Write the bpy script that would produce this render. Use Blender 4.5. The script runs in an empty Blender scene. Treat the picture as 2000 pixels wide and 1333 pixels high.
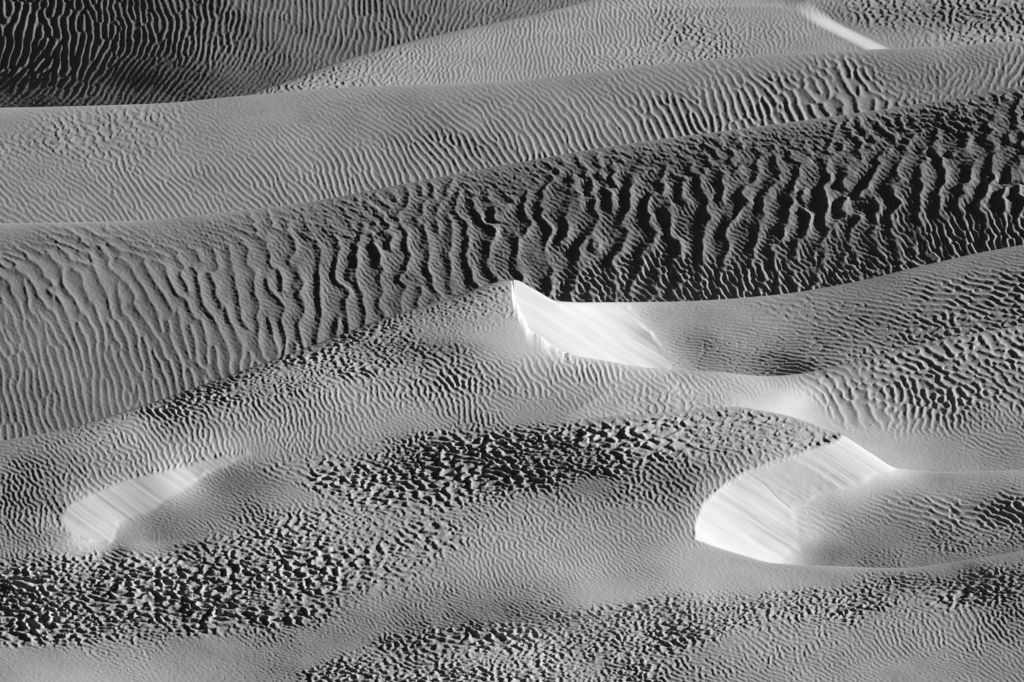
import bpy, math
import numpy as np

# ------------------------------------------------------------------ camera, sky, sun, exposure
sc = bpy.context.scene
PITCH = math.radians(16.0)
DIST = 1500.0                 # metres to the middle of the dune field
PXM = 0.1                     # metres covered by one photograph pixel at that distance
SP, CP = math.sin(PITCH), math.cos(PITCH)
CAM = np.array([0.0, -DIST * CP, DIST * SP])
cam = bpy.data.cameras.new('camera')
cam.sensor_width = 36.0
cam.lens = 36.0 * DIST / (2000 * PXM)
cam.clip_start = 10.0
cam.clip_end = 60000.0
co = bpy.data.objects.new('camera', cam)
co.location = CAM
co.rotation_euler = (math.pi / 2 - PITCH, 0, 0)
sc.collection.objects.link(co)
sc.camera = co

SUN_EL, SUN_AZ = math.radians(12.0), math.radians(24.0)     # azimuth from +x (right) towards +y (away)
SUNV = (math.cos(SUN_EL) * math.cos(SUN_AZ), math.cos(SUN_EL) * math.sin(SUN_AZ), math.sin(SUN_EL))
w = bpy.data.worlds.new('World'); sc.world = w; w.use_nodes = True
nt = w.node_tree; nt.nodes.clear()
sky = nt.nodes.new('ShaderNodeTexSky'); sky.sky_type = 'NISHITA'; sky.sun_disc = False
sky.sun_elevation = SUN_EL; sky.sun_rotation = math.pi / 2 - SUN_AZ
# black and white film behind a red filter: only the red of the sky light counts
sky.air_density = 0.15; sky.dust_density = 0.0; sky.altitude = 3000
bw = nt.nodes.new('ShaderNodeSeparateColor'); bg = nt.nodes.new('ShaderNodeBackground')
ow = nt.nodes.new('ShaderNodeOutputWorld')
bg.inputs['Strength'].default_value = 0.05
nt.links.new(sky.outputs[0], bw.inputs[0]); nt.links.new(bw.outputs[0], bg.inputs[0]); nt.links.new(bg.outputs[0], ow.inputs[0])
sl = bpy.data.lights.new('sun', 'SUN'); sl.energy = 5.0; sl.angle = math.radians(0.5); sl.color = (1, 1, 1)
so = bpy.data.objects.new('sun', sl); sc.collection.objects.link(so)
from mathutils import Vector
so.rotation_euler = Vector(SUNV).to_track_quat('Z', 'Y').to_euler()
so.location = (300, 300, 300)
sc.view_settings.view_transform = 'Standard'; sc.view_settings.look = 'None'
sc.view_settings.exposure = 0.76; sc.view_settings.gamma = 1.0; sc.view_settings.use_curve_mapping = False
sc.cycles.max_bounces = 2; sc.cycles.diffuse_bounces = 1

# ------------------------------------------------------------------ materials
def sand(name, lo, hi, grain=0.25):
    m = bpy.data.materials.new(name); m.use_nodes = True
    n = m.node_tree; b = n.nodes['Principled BSDF']; L = n.links
    tc = n.nodes.new('ShaderNodeNewGeometry')
    n1 = n.nodes.new('ShaderNodeTexNoise'); n1.inputs['Scale'].default_value = 0.12; n1.inputs['Detail'].default_value = 4
    n2 = n.nodes.new('ShaderNodeTexNoise'); n2.inputs['Scale'].default_value = 3.0; n2.inputs['Detail'].default_value = 3
    for q in (n1, n2): L.new(tc.outputs['Position'], q.inputs['Vector'])
    mx = n.nodes.new('ShaderNodeMath'); mx.operation = 'MULTIPLY_ADD'; mx.inputs[1].default_value = 0.6
    m2 = n.nodes.new('ShaderNodeMath'); m2.operation = 'MULTIPLY'; m2.inputs[1].default_value = 0.4
    L.new(n2.outputs['Fac'], m2.inputs[0]); L.new(n1.outputs['Fac'], mx.inputs[0]); L.new(m2.outputs[0], mx.inputs[2])
    cr = n.nodes.new('ShaderNodeValToRGB')
    cr.color_ramp.elements[0].position = 0.35; cr.color_ramp.elements[1].position = 0.65
    cr.color_ramp.elements[0].color = (lo, lo, lo, 1); cr.color_ramp.elements[1].color = (hi, hi, hi, 1)
    L.new(mx.outputs[0], cr.inputs[0]); L.new(cr.outputs[0], b.inputs['Base Color'])
    b.inputs['Roughness'].default_value = 0.95; b.inputs['Specular IOR Level'].default_value = 0.1
    n3 = n.nodes.new('ShaderNodeTexNoise'); n3.inputs['Scale'].default_value = 2.2; n3.inputs['Detail'].default_value = 3
    L.new(tc.outputs['Position'], n3.inputs['Vector'])
    bp = n.nodes.new('ShaderNodeBump'); bp.inputs['Strength'].default_value = grain; bp.inputs['Distance'].default_value = 0.12
    L.new(n3.outputs['Fac'], bp.inputs['Height']); L.new(bp.outputs[0], b.inputs['Normal'])
    return m
M_SAND = sand('rippled_sand', 0.46, 0.54)
M_SLIP = sand('fresh_pale_sand', 0.47, 0.52, 0.12)
M_SHADE = sand('shade_darkened_sand', 0.42, 0.50)  # sand a touch darker, to put the slope's shade into the colour

# ------------------------------------------------------------------ small numeric tools
STEP = 1.64
U = np.concatenate([np.arange(-420, -12, 6.0), np.arange(-12, 2012, STEP), np.arange(2012, 2421, 6.0)]).astype(np.float64)
def curve(pts, x):
    p = np.array(sorted(pts), float); X, Y = p[:, 0], p[:, 1]
    d = np.diff(Y) / np.diff(X)
    m = np.concatenate([[d[0]], np.where(d[1:] * d[:-1] > 0, 2 * d[1:] * d[:-1] / (d[1:] + d[:-1] + 1e-12), 0), [d[-1]]])
    xc = np.clip(x, X[0], X[-1]); i = np.clip(np.searchsorted(X, xc) - 1, 0, len(X) - 2)
    h = X[i + 1] - X[i]; t = (xc - X[i]) / h
    y = (2*t**3-3*t**2+1)*Y[i] + (t**3-2*t**2+t)*h*m[i] + (-2*t**3+3*t**2)*Y[i+1] + (t**3-t**2)*h*m[i+1]
    return y + np.where(x < X[0], (x - X[0]) * m[0], 0) + np.where(x > X[-1], (x - X[-1]) * m[-1], 0)
def sstep(a, b, x):
    t = np.clip((x - a) / (b - a), 0, 1); return t * t * (3 - 2 * t)
def vnoise(u, r, su, sr, seed):
    rng = np.random.default_rng(seed); G = rng.random((257, 257)) * 2 - 1
    x = u / su + 1000.3; y = r / sr + 1000.7
    xi = np.floor(x).astype(int); yi = np.floor(y).astype(int); fx = x - xi; fy = y - yi
    fx = fx**3 * (fx * (fx * 6 - 15) + 10); fy = fy**3 * (fy * (fy * 6 - 15) + 10)
    g = lambda a, b: G[a % 257, b % 257]
    return (g(yi, xi)*(1-fx) + g(yi, xi+1)*fx)*(1-fy) + (g(yi+1, xi)*(1-fx) + g(yi+1, xi+1)*fx)*fy
def fbm(u, r, su, sr, seed, n=3):
    return sum(vnoise(u, r, su / 2**k, sr / 2**k, seed + k) * 0.5**k for k in range(n))
class TPS:
    SR = 1.6
    def __init__(s, pts, lam=0.0):
        p = np.array(pts, float); s.x = p[:, 0] / 100; s.y = p[:, 1] * s.SR / 100
        n = len(p); K = s.k((s.x[:, None]-s.x)**2 + (s.y[:, None]-s.y)**2) + lam * np.eye(n)
        P = np.stack([np.ones(n), s.x, s.y], 1)
        A = np.block([[K, P], [P.T, np.zeros((3, 3))]])
        sol = np.linalg.solve(A, np.concatenate([p[:, 2], np.zeros(3)])); s.w, s.a = sol[:n], sol[n:]
    @staticmethod
    def k(d2): return 0.5 * d2 * np.log(d2 + 1e-9)
    def __call__(s, u, r):
        x = u / 100; y = r * s.SR / 100
        out = s.a[0] + s.a[1] * x + s.a[2] * y
        for xi, yi, wi in zip(s.x, s.y, s.w): out = out + wi * s.k((x - xi)**2 + (y - yi)**2)
        return out
def poly_sd(u, r, poly):
    """signed distance in pixels, positive inside"""
    p = np.array(poly, float); q = np.roll(p, -1, 0); d = np.full(u.shape, 1e18); ins = np.zeros(u.shape, bool)
    for (ax, ay), (bx, by) in zip(p, q):
        ex, ey = bx - ax, by - ay
        t = np.clip(((u-ax)*ex + (r-ay)*ey) / (ex*ex + ey*ey + 1e-9), 0, 1)
        d = np.minimum(d, (u-ax-t*ex)**2 + (r-ay-t*ey)**2)
        if ey != 0:
            c = (ay > r) != (by > r); ins ^= c & (u < ex * (r - ay) / ey + ax)
    return np.where(ins, 1, -1) * np.sqrt(d)
def idw(samples, u, r):
    s = np.array(samples, float); out = np.zeros(u.shape + (s.shape[1] - 2,)); W = np.zeros(u.shape)
    for row in s:
        d2 = ((u - row[0]) * 0.6)**2 + ((r - row[1]) * 1.3)**2 + 100.0
        wt = d2**-1.6; W += wt; out += wt[..., None] * row[2:]
    return out / W[..., None]

ROUGH_BANDS = []
def params(samples, u, r, bands=False):
    P = idw(samples, u, r)
    if bands:
        for poly, soft, vals, amps in ROUGH_BANDS:
            lu, hu = min(p[0] for p in poly) - 80, max(p[0] for p in poly) + 80; lr, hr = min(p[1] for p in poly) - 60, max(p[1] for p in poly) + 60
            sel = (u > lu) & (u < hu) & (r > lr) & (r < hr)
            if not sel.any(): continue
            us, rs = u[sel], r[sel]
            k = sstep(-soft, soft, poly_sd(us, rs, poly) + 14 * fbm(us, rs, 70, 24, 321, 3))[:, None]
            v = np.tile(np.array(vals, float), (len(us), 1)); v[:, 2] *= np.interp(us, [a for a, _ in amps], [b for _, b in amps])
            v[:, 1] *= 1 + 0.4 * vnoise(us, rs, 90, 40, 322); v[:, 2] *= 1 + 0.35 * fbm(us, rs, 60, 26, 323, 2)
            P[sel] = P[sel] * (1 - k) + v * k
    return P

def phasor(R, samples, lay, seed, mask_rows, bands=False):
    """ripple crests: a sum of many short wave packets with the local direction and spacing; returns complex field"""
    rng = np.random.default_rng(seed)
    # columns: phi, lam, amp, jit, reg, squash
    lo = min(s[2 + 6 * lay + 1] for s in samples)
    if bands: lo = min([lo] + [v[6 * lay + 1] for _, _, v, _ in ROUGH_BANDS])
    sp = lo * 0.62
    gu = np.arange(U[0] - 20, U[-1] + 20, sp); gr = np.arange(R[0] - 20, R[-1] + 20, sp)
    ku, kr = np.meshgrid(gu, gr); ku = ku.ravel(); kr = kr.ravel()
    ku = ku + rng.uniform(-.5, .5, ku.shape) * sp; kr = kr + rng.uniform(-.5, .5, ku.shape) * sp
    top, bot = mask_rows
    keep = (kr > np.interp(ku, U, top) - 25) & (kr < np.interp(ku, U, bot) + 25)
    keep &= ((ku > -60) & (ku < 2060)) | (rng.random(ku.shape) < 0.5)
    ku, kr = ku[keep], kr[keep]
    P = params(samples, ku, kr, bands)[:, 6 * lay:6 * lay + 6]
    keep = rng.random(len(ku)) < (lo / P[:, 1])**2 * np.clip(1.6 / np.minimum(P[:, 4], 1.6), 1, 3) * P[:, 5] * 1.0 + 0.0
    keep &= P[:, 2] > 0.002
    ku, kr, P = ku[keep], kr[keep], P[keep]
    phi = np.radians(P[:, 0] + rng.normal(0, 1, len(ku)) * P[:, 3])
    lam = P[:, 1] * (1 + 0.06 * rng.normal(0, 1, len(ku)))
    kx = 2 * np.pi / lam * np.sin(phi); ky = -2 * np.pi / lam * np.cos(phi) * P[:, 5]
    su = P[:, 4] * lam * 0.75; sr = P[:, 4] * lam * 1.05 / P[:, 5]
    ph = rng.random(len(ku)) * 2 * np.pi
    F = np.zeros((len(R), len(U)), np.complex64)
    i0 = np.searchsorted(U, ku - 2.3 * su); i1 = np.searchsorted(U, ku + 2.3 * su)
    j0 = np.searchsorted(R, kr - 2.3 * sr); j1 = np.searchsorted(R, kr + 2.3 * sr)
    U32 = U.astype(np.float32); R32 = R.astype(np.float32)
    for n in range(len(ku)):
        a, b, c, d = i0[n], i1[n], j0[n], j1[n]
        if b <= a or d <= c: continue
        x = U32[a:b] - np.float32(ku[n]); y = R32[c:d] - np.float32(kr[n])
        vx = np.exp(-x * x / np.float32(2 * su[n]**2) + 1j * np.float32(kx[n]) * x).astype(np.complex64)
        vy = np.exp(-y * y / np.float32(2 * sr[n]**2) + 1j * (np.float32(ky[n]) * y + np.float32(ph[n]))).astype(np.complex64)
        F[c:d, a:b] += vy[:, None] * vx[None, :]
    return F
_t = np.linspace(0, 1, 1025)
def _prof(a, p, b, q):
    h = np.where(_t < a, np.clip(1 - _t / a, 0, 1)**p, 0) + np.where(_t > b, np.clip((_t - b) / (1 - b), 0, 1)**q, 0)
    k = np.exp(-0.5 * (np.arange(-90, 91) / 7.0)**2); k /= k.sum()
    return np.convolve(np.concatenate([h[-91:-1], h, h[1:91]]), k, 'valid')[:1025]
PROFILE = _prof(0.33, 1.5, 0.33, 1.7)       # small ripples: short face towards the sun, long back
PROFILE_B = _prof(0.60, 2.2, 0.60, 1.6)     # big ripples
PROFILE_C = _prof(0.70, 1.3, 0.70, 1.2)     # short scaly ripples with flat backs

# ------------------------------------------------------------------ the shape of the land
# Outlines of the dune crests and heights of the land, in photograph pixels (one pixel is 0.1 m); z is height in the same unit.
CREST1B = [(440, 203), (480, 187), (560, 158), (650, 125), (750, 95), (850, 70), (1000, 38), (1100, 15), (1170, -6), (1300, -40), (2400, -160)]
CREST1 = [(-420, 216), (0, 211), (300, 203), (480, 187), (700, 170), (1000, 158), (1250, 130), (1500, 108), (1700, 97), (1850, 90), (2000, 80), (2400, 60)]
CREST2 = [(-420, 445), (0, 437), (250, 432), (420, 417), (600, 395), (800, 357), (1000, 320), (1200, 285), (1500, 245), (1750, 210), (1900, 185), (2000, 167), (2400, 90)]
CREST4 = [(900, 547), (1003, 547), (1045, 567), (1090, 589), (1140, 591), (1300, 590), (1500, 578), (1650, 555), (1800, 520), (1900, 497), (2000, 478), (2400, 390)]
CREST5 = [(-420, 960), (0, 862), (120, 840), (300, 785), (500, 715), (650, 660), (750, 622), (870, 585), (1000, 549), (1002, 560), (1004, 582), (1013, 594), (1015, 604),
          (1028, 626), (1034, 640), (1062, 664), (1090, 680), (1130, 696), (1190, 706), (1250, 717), (1310, 722), (1400, 727), (1500, 735), (1560, 731), (1640, 713), (1800, 672), (1900, 652), (2000, 636), (2400, 570)]
CREST6 = [(-420, 990), (0, 890), (300, 850), (600, 838), (860, 848), (1000, 836), (1100, 822), (1300, 805), (1430, 795), (1520, 808), (1600, 832), (1645, 850), (1700, 885), (1755, 915), (1850, 922), (2000, 918), (2400, 895)]
CREST7 = [(-420, 1120), (0, 1092), (300, 1088), (600, 1075), (900, 1050), (1200, 1040), (1300, 1046), (1356, 1054), (1400, 1069), (1450, 1084), (1510, 1100), (1640, 1107), (1750, 1110), (1900, 1092), (2000, 1075), (2400, 1000)]
C1B, C1, C2, C4, C5, C6, C7 = (curve(c, U) for c in (CREST1B, CREST1, CREST2, CREST4, CREST5, CREST6, CREST7))

def base(u, r): return -0.2 * (r - 550) - 0.03 * (u - 1000)
def B(pts): return [(u, r, base(u, r) + d) for u, r, d in pts]
# slip faces: flow lines (brink u, r, foot u, r, drop)
def slip_points(lines, ds):
    out, foot = [], []
    for i, (a, b, c, e, drop) in enumerate(lines):
        zb = base(a, b) + ds[min(i, len(ds) - 1)]
        out.append((a, b, zb)); foot.append((c, e, zb - drop))
    return out, foot
SLIP_W = [(480, 882, 486, 890, 3), (400, 900, 424, 918, 14), (345, 913, 385, 940, 26), (305, 925, 342, 970, 34), (255, 937, 300, 996, 42), (215, 951, 262, 1010, 43), (165, 972, 234, 1026, 43), (132, 991, 230, 1042, 44),
          (117, 1012, 226, 1057, 37), (140, 1045, 214, 1067, 24)]
SLIP_E = [(1664, 838, 1800, 905, 78), (1640, 857, 1756, 916, 70), (1570, 882, 1690, 940, 62), (1500, 905, 1610, 966, 60), (1452, 924, 1545, 990, 60), (1414, 948, 1566, 1050, 92), (1378, 982, 1556, 1076, 102), (1356, 1030, 1520, 1104, 98), (1353, 1064, 1500, 1125, 92)]
sw_b, sw_f = slip_points(SLIP_W, (4, 8, 12, 15, 16, 16, 16, 16, 12, 8)); se_b, se_f = slip_points(SLIP_E, (14,))
def slip_tps(b, f):
    pts = []
    for (a, b_, z0), (c, e, z1) in zip(b, f):
        for t in (-0.15, 0.25, 0.6, 1.0): pts.append((a + (c-a)*t, b_ + (e-b_)*t, z0 + (z1-z0)*t))
    return TPS(pts, 0.02)
TW, TE = slip_tps(sw_b, sw_f), slip_tps(se_b, se_f)
POLY_W = [(a, b) for a, b, _ in sw_b] + [(a, b) for a, b, _ in sw_f][::-1]
POLY_E = [(a, b) for a, b, _ in se_b] + [(a, b) for a, b, _ in se_f][::-1]

SHARED = B([(-450, 980, 0), (-200, 915, 0), (0, 868, 0), (300, 792, 0), (650, 670, 4), (1000, 555, 8),
            (-200, 1000, 5), (0, 935, 8), (300, 850, 8), (600, 770, 10), (900, 660, 12), (900, 760, 6), (600, 840, 6), (0, 1000, 10),
            (-200, 1080, 5), (30, 1060, 8), (250, 1080, 0), (420, 1062, 0), (560, 1040, 0),
            (520, 925, -2), (420, 1000, -11), (520, 990, -4), (340, 1035, -12), (290, 1054, -13), (640, 960, -4), (760, 930, -4),
            (0, 1150, 6), (300, 1150, 4), (600, 1120, 4), (900, 1050, 6), (900, 950, 0), (0, 1250, 6), (400, 1250, 6), (800, 1200, 6),
            (-300, 1400, 0), (0, 1340, 24), (400, 1360, 0), (900, 1340, -6), (1100, 1050, 8), (1100, 1150, 8)]) + sw_b + sw_f
P5 = SHARED + B([(1030, 640, 2), (1130, 700, -8), (1310, 726, -26), (1500, 738, -34), (1640, 716, -40), (1800, 676, -38), (2000, 640, -34), (2350, 580, -26),
                 (1050, 760, 4), (1200, 790, 4), (1300, 760, -6), (1000, 830, 0), (1250, 820, -4), (1420, 790, -12), (1440, 830, -22), (1480, 760, -26), (1530, 775, -36), (1590, 830, -66), (1700, 870, -86),
                 (1580, 790, -54), (1650, 820, -72), (1700, 760, -54), (1850, 740, -50), (2000, 720, -46), (1800, 830, -80), (2000, 820, -76), (1800, 900, -96), (2000, 905, -94), (2300, 880, -90), (2300, 720, -44)])
P6 = SHARED + se_b + se_f + B([(1000, 850, 8), (1200, 820, 8), (1430, 798, 10), (1560, 822, 12), (1630, 850, 12), (1200, 900, 10), (1400, 880, 14), (1500, 860, 16), (1300, 960, 14), (1300, 1040, 14), (1200, 1080, 12),
                 (1850, 925, -46), (2000, 922, -40), (2300, 900, -30), (1650, 1000, -46), (1800, 970, -44), (2000, 970, -34), (1600, 1060, -61), (1700, 1060, -59), (1850, 1040, -50), (2000, 1020, -42), (1640, 1100, -69), (1800, 1100, -62), (2000, 1070, -46), (2300, 1010, -20)])
P7 = SHARED + B([(1300, 960, 14), (1340, 1030, 14), (1400, 1072, 6), (1510, 1104, -2), (1640, 1112, -4), (1750, 1116, -4), (1900, 1096, 2), (2000, 1080, 6), (2350, 1010, 14),
                 (1200, 1100, 8), (1300, 1205, -6), (1300, 1120, 8), (1600, 1195, -12), (1900, 1180, -8), (1500, 1400, -2), (2000, 1400, 8), (2350, 1300, 16), (1100, 1250, -8)])
T5, T6, T7 = TPS(P5), TPS(P6), TPS(P7)
ZP = base(1000, 555) + 4
T4 = TPS([(940, 560, ZP + 26), (1000, 548, ZP - 3), (1000, 640, ZP - 20), (1092, 592, ZP - 52), (1225, 598, ZP - 122), (1262, 640, ZP - 142), (1300, 700, ZP - 166), (1316, 740, ZP - 178), (1120, 690, ZP - 82), (1120, 760, ZP - 92), (1050, 720, ZP - 56),
          (1400, 590, ZP - 138), (1600, 566, ZP - 134), (1800, 522, ZP - 114), (2000, 480, ZP - 96), (2400, 390, ZP - 62),
          (1400, 660, ZP - 156), (1400, 730, ZP - 181), (1500, 735, ZP - 182), (1600, 650, ZP - 156), (1600, 728, ZP - 172), (1750, 600, ZP - 137), (1750, 690, ZP - 160), (2000, 560, ZP - 116), (2000, 650, ZP - 138), (2400, 480, ZP - 78), (2400, 600, ZP - 100), (1300, 630, ZP - 144)])
SLIP_N = [(990, 540), (1003, 546), (1045, 567), (1090, 588), (1225, 598), (1268, 650), (1302, 700), (1318, 740), (1200, 775), (990, 775)]
def f_of(u, pts): return curve(pts, u)
def Z3(u, r): return -f_of(u, [(-420, .37), (600, .375), (1200, .40), (2400, .43)]) * (r - 600) + f_of(u, [(-420, -257), (0, -250), (500, -241), (1000, -222), (1500, -195), (2000, -165), (2400, -140)])
def Z2(u, r): return -0.26 * (r - 430) + f_of(u, [(-420, -235), (0, -238), (600, -238), (1000, -232), (1500, -221), (2000, -197), (2400, -175)])
def Z1(u, r): return -0.15 * (r - 158) + f_of(u, [(300, -200), (480, -200), (1000, -216), (1500, -226), (2000, -226), (2400, -222)])
def Z0(u, r): return -f_of(u, [(-420, .50), (300, .49), (700, .46), (1300, .43)]) * (r - 200) + f_of(u, [(-420, -446), (0, -402), (300, -372), (700, -342), (1100, -322), (1300, -314)])
def Z1b(u, r):
    edge = u - curve([(-60, 1480), (34, 1570), (97, 1688), (160, 1790)], r)
    ridge = np.maximum(0, curve([(1000, 34), (1200, 21), (1350, 16), (1500, 13), (1580, 30)], np.clip(u, 1000, 1580)) - r)
    return Z1(u, r) - 24 * sstep(-10, 75, r) * sstep(0, 52, edge) - 0.7 * ridge * sstep(1020, 1150, u) * (1 - sstep(1470, 1580, u))
SLIP_T = [(1572, 34), (1690, 101), (1762, 101), (1640, 38)]

# ripple samples per dune: u, r, then for each of two ripple sets: crest direction (deg, 90 = upright, <90 leaning like a backslash),
# spacing (px), steepness, scatter of direction (deg), regularity, vertical squash
def S(u, r, a, b): return (u, r) + tuple(a) + tuple(b)
NONE = (35, 9, 0.014, 22, 1.2, 1.2)
RIP0 = [S(0, 40, (80, 26, .085, 12, 1.5, 1), (35, 9, .02, 12, 1.3, 1.2)), S(60, 110, (112, 26, .11, 8, 1.8, 1), NONE), S(40, 200, (150, 14, .05, 10, 1.4, 1), NONE),
        S(300, 20, (75, 18, .08, 14, 1.5, 1), NONE), S(400, 70, (95, 19, .085, 9, 1.7, 1), (130, 10, .03, 10, 1.4, 1)), S(300, 150, (128, 15, .06, 8, 1.7, 1), NONE),
        S(600, 60, (100, 17, .075, 9, 1.7, 1), NONE), S(500, 160, (135, 13, .05, 9, 1.5, 1), NONE), S(750, 40, (80, 17, .08, 10, 1.6, 1), NONE), S(900, 30, (110, 15, .08, 16, 1.2, 1), NONE), S(1050, 8, (120, 14, .08, 24, 1.0, 1.2), NONE)]
RIP1 = [S(600, 160, (120, 20, .10, 40, .8, 2), (30, 8, .03, 30, 1, 1.5)), S(750, 120, (110, 16, .07, 30, .9, 1.8), NONE), S(900, 70, (100, 12, .045, 25, 1, 1.6), NONE), S(950, 130, (95, 13, .05, 20, 1.2, 1.4), NONE),
        S(1050, 110, (85, 13, .05, 14, 1.4, 1.2), NONE), S(1200, 60, (75, 13, .055, 16, 1.2, 1.3), NONE), S(1350, 80, (80, 20, .10, 40, .8, 2), (30, 8, .02, 30, 1, 1.5)), S(1300, 125, (70, 18, .10, 40, .8, 2), NONE), S(1500, 70, (75, 15, .06, 25, 1, 1.6), NONE),
        S(1500, 15, (90, 12, .02, 25, 1, 1.6), NONE), S(1600, 90, (80, 12, .02, 20, 1, 1.6), NONE), S(1750, 30, (90, 24, .09, 40, .8, 2), (40, 8, .03, 30, 1, 1.5)), S(1900, 50, (90, 24, .09, 40, .8, 2), (40, 8, .03, 30, 1, 1.5)), S(1700, 80, (90, 14, .03, 25, 1, 1.5), NONE)]
RIP2 = [S(0, 225, (20, 12, .012, 12, 1.2, 1.5), NONE), S(100, 270, (60, 26, .08, 38, .8, 1.8), (30, 8, .03, 30, 1, 1.5)), S(250, 255, (70, 26, .075, 38, .8, 1.8), NONE), S(80, 330, (40, 15, .05, 20, 1.2, 1.3), NONE), S(0, 400, (40, 17, .06, 8, 2, 1), NONE),
        S(300, 350, (50, 17, .07, 8, 2.2, 1), NONE), S(300, 410, (55, 16, .06, 9, 2, 1), NONE), S(450, 270, (35, 15, .045, 15, 1.4, 1.2), NONE), S(500, 215, (15, 11, .012, 12, 1.2, 1.5), NONE), S(550, 320, (50, 17, .075, 7, 2.4, 1), NONE), S(700, 240, (32, 14, .05, 9, 2, 1), NONE), S(700, 340, (68, 19, .08, 8, 2, 1), NONE), S(850, 180, (25, 12, .018, 10, 1.4, 1.4), NONE),
        S(900, 220, (38, 16, .06, 8, 2.2, 1), NONE), S(900, 290, (62, 19, .085, 8, 2.2, 1), NONE), S(1100, 160, (28, 12, .02, 10, 1.6, 1.2), NONE), S(1100, 210, (50, 18, .07, 7, 2.4, 1), NONE), S(1100, 270, (72, 21, .09, 8, 2, 1), NONE), S(1300, 150, (35, 15, .05, 8, 2, 1.1), NONE), S(1300, 220, (68, 24, .1, 8, 2.2, 1), NONE), S(1500, 170, (62, 25, .09, 9, 2, 1), NONE), S(1500, 225, (72, 24, .1, 10, 1.8, 1), NONE),
        S(1500, 120, (30, 14, .03, 10, 1.6, 1.2), NONE), S(1650, 150, (65, 26, .09, 16, 1.4, 1.1), NONE), S(1650, 205, (75, 34, .11, 20, 1, 1.2), (30, 9, .02, 20, 1, 1.4)), S(1750, 110, (30, 14, .03, 20, 1.2, 1.5), NONE), S(1780, 170, (60, 20, .06, 25, 1, 1.5), NONE), S(1900, 120, (40, 16, .05, 25, 1, 1.6), NONE), S(1880, 165, (140, 18, .06, 14, 1.4, 1), NONE), S(1980, 140, (125, 22, .08, 14, 1.4, 1), NONE)]
FN = lambda a=.05, l=9, p=35: (p, l, a, 18, 1.2, 1.2)
RIP3 = [S(0, 455, (15, 12, .012, 12, 1.2, 1.6), NONE), S(300, 440, (15, 12, .02, 12, 1.2, 1.6), NONE), S(200, 480, (40, 30, .035, 25, 1, 1.6), FN(.03)), S(30, 530, (55, 45, .085, 12, 1.5, 1.1), FN(.01)), S(150, 570, (55, 44, .1, 10, 1.8, 1), FN(.012)), S(60, 640, (70, 20, .06, 8, 2, 1), NONE), S(60, 760, (82, 19, .075, 7, 2.2, 1), NONE), S(200, 700, (76, 22, .08, 8, 2, 1), FN(.01)), S(250, 770, (84, 19, .08, 8, 2, 1), NONE),
        S(300, 570, (60, 42, .115, 10, 1.8, 1), FN(.012)), S(330, 660, (68, 40, .1, 9, 1.8, 1), FN(.015)), S(400, 520, (62, 46, .09, 16, 1.3, 1.1), FN(.03)), S(450, 620, (72, 44, .12, 9, 1.8, 1), FN(.03)), S(400, 460, (20, 18, .03, 20, 1, 1.8), FN(.03)), S(550, 500, (80, 60, .13, 16, 1.3, 1), FN(.05)), S(560, 600, (84, 50, .13, 12, 1.5, 1), FN(.05)), S(500, 700, (80, 26, .09, 10, 1.6, 1), NONE),
        S(650, 540, (86, 58, .15, 14, 1.3, 1), FN(.055)), S(650, 430, (25, 22, .055, 30, .9, 1.8), FN(.05)), S(750, 500, (95, 56, .16, 18, 1.2, 1), FN(.055)), S(720, 600, (95, 48, .15, 14, 1.3, 1), FN(.05)), S(850, 420, (90, 38, .12, 24, 1, 1.3), FN(.055)), S(850, 520, (100, 54, .16, 18, 1.2, 1), FN(.055)), S(1000, 345, (20, 20, .045, 25, 1, 1.8), FN(.05)), S(1000, 440, (110, 60, .16, 18, 1.2, 1), FN(.06)), S(1000, 530, (100, 56, .14, 16, 1.2, 1), FN(.06)),
        S(1100, 380, (100, 50, .14, 26, 1, 1.2), FN(.06)), S(1150, 480, (112, 70, .17, 16, 1.2, 1), FN(.06, 10)), S(1150, 560, (95, 70, .11, 16, 1.2, 1), FN(.085, 13, 48)), S(1250, 400, (112, 62, .17, 18, 1.2, 1), FN(.06)), S(1300, 530, (90, 60, .05, 16, 1.2, 1), FN(.1, 14, 55)), S(1300, 300, (20, 24, .06, 30, .9, 1.8), FN(.06)), S(1400, 400, (112, 62, .17, 18, 1.2, 1), FN(.06)), S(1400, 480, (100, 58, .15, 16, 1.2, 1), FN(.06)), S(1450, 545, (90, 50, .03, 16, 1.2, 1), FN(.1, 14, 65)),
        S(1500, 330, (105, 44, .14, 30, .9, 1.4), FN(.06)), S(1550, 430, (108, 62, .17, 18, 1.2, 1), FN(.06)), S(1550, 260, (20, 22, .06, 30, .9, 1.8), FN(.06)), S(1650, 380, (112, 64, .18, 18, 1.2, 1), FN(.05)), S(1650, 490, (95, 40, .09, 20, 1.1, 1.2), FN(.07, 10)), S(1750, 310, (110, 44, .14, 30, .9, 1.4), FN(.06)), S(1780, 430, (90, 60, .14, 18, 1.2, 1), FN(.06, 11, 60)), S(1700, 530, (20, 26, .07, 20, 1, 1.4), FN(.08, 12, 60)), S(1850, 460, (85, 50, .05, 16, 1.2, 1), FN(.1, 14, 75)),
        S(1850, 220, (20, 24, .07, 30, .9, 1.8), FN(.06)), S(1900, 330, (112, 70, .18, 18, 1.2, 1), FN(.05)), S(1980, 250, (100, 46, .14, 30, .9, 1.5), FN(.06)), S(1980, 380, (100, 60, .17, 24, 1, 1), FN(.05)), S(1970, 460, (85, 40, .05, 16, 1.2, 1), FN(.1, 14, 75))]
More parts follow.
